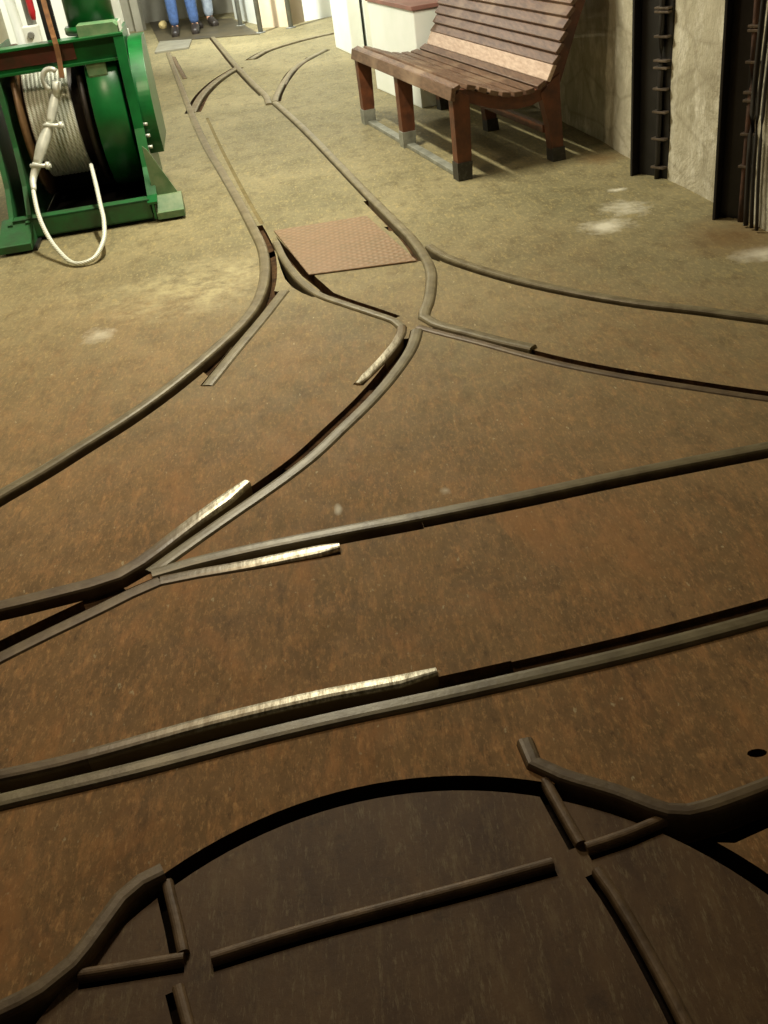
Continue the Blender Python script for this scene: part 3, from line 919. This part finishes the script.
# gear guard outside the right plate
_arc = [(.64 + .37 * math.cos(math.radians(a)), .47 + .34 * math.sin(math.radians(a))) for a in range(84, 212, 4)]
GG = [(.86, .80)] + [(.62, .81)] + _arc + [(.33, .27), (.86, .27)]
def gguard(b):
    t_ = bmesh.new(); prism(t_, GG, .014, .088, Matrix.Identity(4)); bevel(t_, .005, 2)
    for f in t_.faces: f.smooth = abs(f.normal.z) < .3
    add(b, t_, vzf)
wpart('shade_sheet', 'black', lambda b: (box(b, (-.63, .095, .012), (-.014, .94, .02), wf), box(b, (-.63, .93, .02), (-.014, .945, .74), wf)))  # added black sheets, darkening the winch inside in place of shade
wpart('gear_guard', 'green', gguard)
wpart('lever', 'black', lambda b: box(b, (-.375, .47, .86), (-.31, .50, 1.5), wf, .004))

# wire rope end with clamps, looping to the floor
rope_px = [(56, 92, 5.52), (53, 108, 5.49), (50, 124, 5.46), (43, 144, 5.42), (37, 164, 5.38), (33, 180, 5.34), (35, 200, 5.20), (42, 224, 5.02), (57, 249, 4.84), (77, 264, 4.69), (93, 259, 4.70), (103, 242, 4.80), (104, 222, 4.96), (100, 203, 5.14), (96, 185, 5.32), (91, 165, 5.50)]
RP = [at_depth(*q) for q in rope_px]
rope = empty('wire_rope', Vector((RP[9].x, RP[9].y, 0)), 'white wire rope end with clamps looping from the winch drum to the floor', 'wire rope')
def rpart(name, mat, bm, smooth=True):
    return link(name, bm, M[mat], rope, smooth)
bm = bmesh.new(); tube(bm, catmull(RP[4:], .02), .011, 10); rpart('rope_loop', 'rope', bm)
bm = bmesh.new(); tube(bm, catmull(RP[:3], .02), .024, 12, scale=lambda i, n: (.8 + .25 * math.sin(math.pi * i / (n - 1)),) * 2); rpart('sleeve', 'zinc', bm)
bm = bmesh.new(); tube(bm, catmull(RP[2:5], .02), .028, 12, scale=lambda i, n: (.75 + .35 * math.sin(math.pi * i / (n - 1)),) * 2); rpart('sleeve', 'zinc', bm)
bm = bmesh.new(); tube(bm, catmull([RP[4], RP[5], (RP[5] + RP[6]) / 2], .02), .02, 12, scale=lambda i, n: (1.15 - .5 * i / (n - 1),) * 2); rpart('sleeve', 'zinc', bm)
for p in (RP[2], RP[4]):
    bm = bmesh.new()
    cyl(bm, p + Vector((-.03, -.02, 0)), p + Vector((.075, -.03, -.012)), .010, 10)
    cyl(bm, p + Vector((.05, -.028, -.008)), p + Vector((.068, -.03, -.01)), .019, 6)
    rpart('clamp_bolt', 'zinc', bm, False)
cp = RP[0]
bm = bmesh.new()
arc = [cp + Vector((-.045 * math.cos(a) - .0, -.01, .06 + .05 * math.sin(a) * 1.0)) for a in [math.radians(x) for x in range(-60, 150, 15)]]
tube(bm, arc, .013, 8); cyl(bm, cp + Vector((0, -.01, -.02)), cp + Vector((.02, -.01, .05)), .022, 12)
rpart('hook', 'zinc', bm)
# strap holding the rope end
bm = bmesh.new()
sp = [at_depth(33, -45, 5.70), at_depth(42, -5, 5.66), at_depth(51, 28, 5.56), at_depth(54, 38, 5.51), at_depth(59, 58, 5.50), at_depth(62, 78, 5.48)]
sweep(bm, catmull(sp, .03), [(-.012, -.004), (.012, -.004), (.012, .004), (-.012, .004)], up=Vector((0, 1, 0)))
tag(link_at('strap', bm, M['strap'], sp[-1]), 'brown leather strap hanging over the top beam of the green winch', 'strap')

# ------------------------------------------------------------------ far end of the passage
def wbox(name, pts, z0, z1, mat, label=None, cat=None, kind=None, bev=0.0, group=None):
    bm = bmesh.new()
    prism(bm, [(p[0], p[1]) for p in pts], z0, z1, Matrix.Identity(4))
    if bev: bevel(bm, bev)
    c = Vector((sum(p[0] for p in pts) / len(pts), sum(p[1] for p in pts) / len(pts), z0))
    return tag(link_at(name, bm, M[mat], c), label, cat, group, kind)
def quad_from(a, b, depth):
    """footprint from base edge a-b going away from the camera"""
    a, b = Vector(a[:2]), Vector(b[:2]); d = (b - a).normalized(); n = Vector((-d.y, d.x))
    if n.dot(a) < 0: n = -n
    return [a, b, b + n * depth, a + n * depth]

wbox('wall_back', quad_from((-3.9, 15.55), (0.9, 14.9), .25), 0, 2.7, 'greypaint', 'grey far wall of the passage', kind='structure')
wbox('wall_left', [(-3.2, 4.0), (-3.45, 4.0), (-3.45, 15.5), (-3.2, 15.5)], 0, 2.7, 'cream', 'pale left wall behind the winch', kind='structure')
# grey door leaf and jamb at left
wbox('door_1', quad_from((-3.1, 14.75), (-2.25, 14.55), .08), 0, 2.3, 'greypaint', 'grey metal door leaf at the far left of the passage', kind='structure')
wbox('trim_1', quad_from((-2.30, 14.45), (-2.20, 14.43), .12), 0, 2.4, 'greypaint', 'grey door jamb', kind='structure')
p = [ground(155, 54), ground(189, 49), ground(192, 41), ground(160, 43)]
wbox('threshold_slab', p, 0.0, 0.02, 'slab', 'pale flat threshold slab where the left rail ends', 'slab', bev=.003)
p = [ground(159, 42.5), ground(260, 34.5), ground(232, 19), ground(149, 22)]
wbox('floor_mat', p, 0.0, 0.008, 'darkfloor', 'dark floor covering under the feet of the two people', 'mat')
# low bright wall and gate posts on the right of the passage
wbox('wall_end', quad_from((-0.42, 12.85), (0.75, 13.35), .3), 0, 2.7, 'white', 'white end wall right of the beige pier', kind='structure')
wbox('trim_2', quad_from((-0.62, 12.95), (-0.30, 12.72), .35), 0, 2.7, 'beige', 'beige pier beside the white end wall', kind='structure')
wbox('wall_parapet', quad_from((-1.00, 14.3), (-0.58, 13.05), .2), 0, 1.1, 'white', 'low white wall behind the gate posts', kind='structure')
for (u, v), lab in (((241, 26), 'thin grey gate post nearest the two people'), ((261, 33), 'thin grey gate post in the middle of the three'), ((291, 28), 'grey post standing between beige pier and white end wall')):
    g = ground(u, v)
    bm = bmesh.new()
    cyl(bm, g, g + Vector((0, 0, 2.1)), .028, 14); cyl(bm, g, g + Vector((0, 0, .012)), .055, 14)
    tag(link_at('gate_post', bm, M['postgrey'], g), lab, 'post', 'thin grey gate posts')
a, b = ground(241, 26), ground(261, 33)
# white column and cabinet beyond the bench
wbox('white_column', [(0.17, 10.55), (0.30, 9.92), (0.42, 9.95), (0.40, 10.6)], 0, 2.6, 'white', 'bright white square column beyond the far end of the bench', 'column', bev=.012)
wbox('trim_3', [(0.45, 9.9), (0.53, 9.92), (0.5, 10.5), (0.42, 10.5)], 0, 2.6, 'white', 'white jamb beside the column', kind='structure')
wbox('wall_side', [(0.62, 9.6), (1.35, 9.75), (1.3, 10.0), (0.58, 9.9)], 0, 2.7, 'cream', 'cream wall stub behind the white cabinet', kind='structure')
cb = [(0.40, 8.12), (0.64, 7.16), (1.12, 7.28), (0.92, 8.26)]
cabinet = wbox('low_cabinet', cb, 0.0, 0.60, 'white', 'low white cabinet with pinkish top behind the far end of the bench', 'cabinet', bev=.008)
bm = bmesh.new(); prism(bm, [(0.385, 8.14), (0.63, 7.145), (1.13, 7.27), (0.93, 8.28)], 0.601, 0.628, Matrix.Identity(4)); bevel(bm, .004)
M['pinktop'] = simple('pink_brown_top', srgb(156, 112, 100), srgb(134, 96, 86), 0.45, scale=6)
link('cabinet_top', bm, M['pinktop'], cabinet)['label'] = 'pinkish brown top'

# things against the left wall behind the winch
c1 = empty('wall_cabinet', Vector((-1.85, 8.3, 0)), 'tall white cabinet standing behind the green winch motor', 'cabinet')
bm = bmesh.new(); box(bm, (-2.25, 8.2, 0.0), (-1.42, 8.6, .60), None, .006); link('lower_unit', bm, M['white'], c1)
bm = bmesh.new(); box(bm, (-2.23, 8.22, 0.612), (-1.44, 8.6, 1.9), None, .006); link('upper_unit', bm, M['white'], c1)
bm = bmesh.new(); tube(bm, [at_depth(0, -30, 7.5), at_depth(9, 0, 7.5), at_depth(20, 34, 7.45), at_depth(27, 58, 7.4), at_depth(50, 130, 7.2), Vector((at_depth(55, 150, 7.1).x, 7.1, 0.0))], .035, 14)
tag(link_at('drain_pipe', bm, M['white'], at_depth(50, 130, 7.2), True), 'white leaning pipe behind the left side of the winch', 'pipe')
q = at_depth(33, 36, 7.1)
sw = empty('control_stand', Vector((q.x, q.y + .062, 0)), 'thin grey stand with white switch box and red handle behind the winch', 'control stand')
bm = bmesh.new(); cyl(bm, (q.x, q.y + .062, 0), (q.x, q.y + .062, 1.9), .03, 12); link('pole', bm, M['postgrey'], sw)
bm = bmesh.new(); box(bm, q + Vector((-.05, -.03, -.06)), q + Vector((.05, .032, .06)), None, .008); hs = link('switch_housing', bm, M['white'], sw)
bm = bmesh.new(); cyl(bm, q + Vector((0, -.03, .01)), q + Vector((0, -.055, .01)), .02, 16, bev=.003); link('knob', bm, M['postgrey'], hs)
bm = bmesh.new(); tube(bm, [at_depth(24, -30, 7.1), at_depth(29, 0, 7.08), at_depth(32, 12, 7.07), at_depth(34, 20, 7.06)], .022, 12, scale=lambda i, n: ((1, 1), (1, 1), (1, 1), (.6, .6))[i])
link('grip', bm, M['redplastic'], sw, True)['label'] = 'red handle'

# ------------------------------------------------------------------ the two people at the far end (their lower legs show)
def skin_mesh(verts, edges, radii, sub=2):
    me = bpy.data.meshes.new('tmp')
    me.from_pydata([tuple(v) for v in verts], edges, [])
    o = bpy.data.objects.new('tmp', me)
    COL.objects.link(o)
    md = o.modifiers.new('s', 'SKIN')
    md.use_smooth_shade = True
    lay = me.skin_vertices[0].data
    for i, r in enumerate(radii):
        r = r if isinstance(r, tuple) else (r, r)
        lay[i].radius = r
        lay[i].use_root = (i == 0)
    sb = o.modifiers.new('b', 'SUBSURF'); sb.levels = sub; sb.render_levels = sub
    dg_ = bpy.context.evaluated_depsgraph_get()
    bm = bmesh.new()
    ev = o.evaluated_get(dg_)
    tm = ev.to_mesh(); bm.from_mesh(tm); ev.to_mesh_clear()
    bpy.data.objects.remove(o); bpy.data.meshes.remove(me)
    return bm

def person(base, yaw, label, legs, pants, shirt):
    """legs: two ankle positions (dx, dy) about the base"""
    R = Matrix.Translation(base) @ Matrix.Rotation(yaw, 4, 'Z')
    root = empty('person', base, label, 'person')
    (lx, ly), (rx, ry) = legs
    V = [(0, 0, .95), (0, 0, 1.10), (0, .01, 1.27), (0, .015, 1.42), (0, .005, 1.51), (0, -.01, 1.58), (0, -.015, 1.66), (0, 0, 1.73),
         (-.09, 0, .90), ((-.09 + lx) / 2 - .005, ly / 2 - .02, .50), (lx, ly, .09), (lx, ly - .09, .035), (lx, ly - .17, .025),
         (.09, 0, .90), ((.09 + rx) / 2 + .005, ry / 2 - .02, .50), (rx, ry, .09), (rx, ry - .09, .035), (rx, ry - .17, .025),
         (-.18, .01, 1.40), (-.24, .02, 1.13), (-.24, -.05, .89), (-.235, -.07, .83),
         (.18, .01, 1.40), (.24, .02, 1.13), (.24, -.05, .89), (.235, -.07, .83)]
    Ed = [(0, 1), (1, 2), (2, 3), (3, 4), (4, 5), (5, 6), (6, 7), (0, 8), (8, 9), (9, 10), (10, 11), (11, 12), (0, 13), (13, 14), (14, 15), (15, 16), (16, 17),
          (3, 18), (18, 19), (19, 20), (20, 21), (3, 22), (22, 23), (23, 24), (24, 25)]
    Rd = [(.15, .11), (.13, .10), (.15, .11), (.11, .09), .05, (.07, .085), (.075, .095), (.055, .06),
          .085, .058, .042, .04, .03, .085, .058, .042, .04, .03, .055, .042, .03, (.035, .02), .055, .042, .03, (.035, .02)]
    for s, wi in ((-1, 21), (1, 25)):                # five bent fingers per hand
        w = Vector(V[wi])
        for k, (oy, ln) in enumerate(((-.030, .070), (-.010, .080), (.010, .076), (.030, .060))):
            i = len(V)
            V += [tuple(w + Vector((s * .002, oy, -.035))), tuple(w + Vector((s * .0, oy * 1.1 - .006, -.035 - ln * .55))), tuple(w + Vector((-s * .014, oy * 1.1 - .014, -.035 - ln)))]
            Ed += [(wi, i), (i, i + 1), (i + 1, i + 2)]; Rd += [.010, .009, .007]
        i = len(V)
        V += [tuple(w + Vector((-s * .012, -.040, .0))), tuple(w + Vector((-s * .02, -.056, -.035))), tuple(w + Vector((-s * .024, -.06, -.062)))]
        Ed += [(wi, i), (i, i + 1), (i + 1, i + 2)]; Rd += [.012, .010, .008]
    bm = skin_mesh(V, Ed, Rd, 2)
    # nose and ears grown on the head surface
    for cpt, sc in (((0, -.115, 1.635), (.014, .022, .022)), ((-.082, -.005, 1.635), (.012, .022, .034)), ((.082, -.005, 1.635), (.012, .022, .034)), ((0, -.098, 1.595), (.028, .012, .008))):
        b = bmesh.new(); bmesh.ops.create_icosphere(b, subdivisions=2, radius=1.0)
        for f in b.faces: f.smooth = True
        add(bm, b, Matrix.Translation(cpt) @ Matrix.Diagonal((*sc, 1)))
    bmesh.ops.transform(bm, matrix=R, verts=bm.verts)
    link('body', bm, M['skin'], root, True)
    def wear(name, idx, grow, mat, sub=2, lab=None):
        mp = {v: i for i, v in enumerate(idx)}
        ed = [(mp[a], mp[b]) for a, b in Ed if a in mp and b in mp]
        rr = [tuple(x + grow for x in (Rd[i] if isinstance(Rd[i], tuple) else (Rd[i], Rd[i]))) for i in idx]
        b = skin_mesh([V[i] for i in idx], ed, rr, sub)
        bmesh.ops.transform(b, matrix=R, verts=b.verts)
        o = link(name, b, M[mat], root, True)
        if lab: o['label'] = lab
    wear('trousers', [0, 8, 9, 10, 13, 14, 15], .020, pants)
    wear('shirt', [1, 2, 3, 18, 19, 22, 23], .014, shirt)
    wear('shoe', [11, 12, 10], .012, 'shoe'); wear('shoe', [16, 17, 15], .012, 'shoe')
    b = bmesh.new(); bmesh.ops.create_icosphere(b, subdivisions=3, radius=1.0)
    bmesh.ops.delete(b, geom=[v for v in b.verts if v.co.z < -.25 or (v.co.y < -.45 and v.co.z < .45)], context='VERTS')
    for v in b.verts: v.co = R @ (Vector((v.co.x * .09, v.co.y * .108 + .0, v.co.z * .10 + 1.69)))
    link('hair', b, M['hair'], root, True)
    for s in (-1, 1):
        b = bmesh.new(); bmesh.ops.create_icosphere(b, subdivisions=2, radius=.012)
        bmesh.ops.transform(b, matrix=R @ Matrix.Translation((s * .033, -.092, 1.65)), verts=b.verts)
        link('eye', b, M['eye'], root, True)
    return root
g1, g2 = ground(177, 36), ground(197, 33)
mid = (g1 + g2) / 2
person(mid, 0.0, 'person in blue jeans standing at the far end of the passage', [(g1.x - mid.x, 0.0), (g2.x - mid.x, 0.0)], 'jeans', 'shirt_red')
g3 = ground(213, 27)
person(g3 + Vector((-.12, .10, 0)), 0.5, 'person in pale grey-blue trousers at the right of the jeans', [(-.09, .05), (.09, -.02)], 'trousers', 'shirt_grey')
q = ground(164, 29)
bm = bmesh.new()
bmesh.ops.create_icosphere(bm, subdivisions=3, radius=.055)
for v in bm.verts:
    v.co = Vector((v.co.x * 1.0, v.co.y, v.co.z * .9)) * (1 + .25 * noise.noise(v.co * 30)) + q + Vector((0, 0, .048))
tag(link_at('bundle', bm, M['cloth_cream'], q, True), 'small cream bundle on the dark floor left of the jeans', 'bundle')

# ------------------------------------------------------------------ light: fluorescent tubes on the ceiling, out of frame, plus added fill lamps
def lamp(name, loc, lx, ly, rotz, power, col=(1.0, 0.93, 0.74), aim=None):
    L = bpy.data.lights.new(name, 'AREA')
    L.shape = 'RECTANGLE'; L.size = lx; L.size_y = ly
    L.energy = power; L.color = col
    o = bpy.data.objects.new(name, L); COL.objects.link(o)
    o.location = loc; o.rotation_euler = (0, 0, rotz)
    if aim: o.rotation_euler = Vector(aim).to_track_quat('-Z', 'Y').to_euler()
    return o
AZ = math.radians(13)
lamp('tube_lamp', (-0.45, 5.35, 2.55), 0.10, 1.2, AZ, 112, (1.0, .95, .76))
lamp('tube_lamp', (-1.0, 9.0, 2.6), 0.10, 1.2, AZ, 125, (1.0, .99, .88), aim=(1.4, 1.0, -1.3))
lamp('tube_lamp', (-1.2, 11.4, 2.5), 0.10, 1.2, AZ, 250, (.97, 1.0, .92), aim=(1.2, 1.8, -1.0))
lamp('tube_lamp', (-2.2, 7.2, 2.5), 0.10, 1.2, AZ, 45, (.98, 1.0, .92), aim=(-.1, 1.0, -.9))  # added unseen lamp, brightens the white cabinet and pipe behind the winch
lamp('near_fill', (-1.2, 3.5, 2.6), 0.25, 0.25, 0, 29, (1.0, .80, .53))  # unseen warm fill, added to brighten the near floor
w = bpy.data.worlds.new('world'); S.world = w
w.use_nodes = True
w.node_tree.nodes['Background'].inputs['Color'].default_value = (1.0, 0.86, 0.62, 1)
w.node_tree.nodes['Background'].inputs['Strength'].default_value = 0.02

S.view_settings.view_transform = 'Standard'
S.view_settings.look = 'None'
S.view_settings.gamma = 1.0
S.view_settings.use_curve_mapping = False
S.view_settings.exposure = 0.15
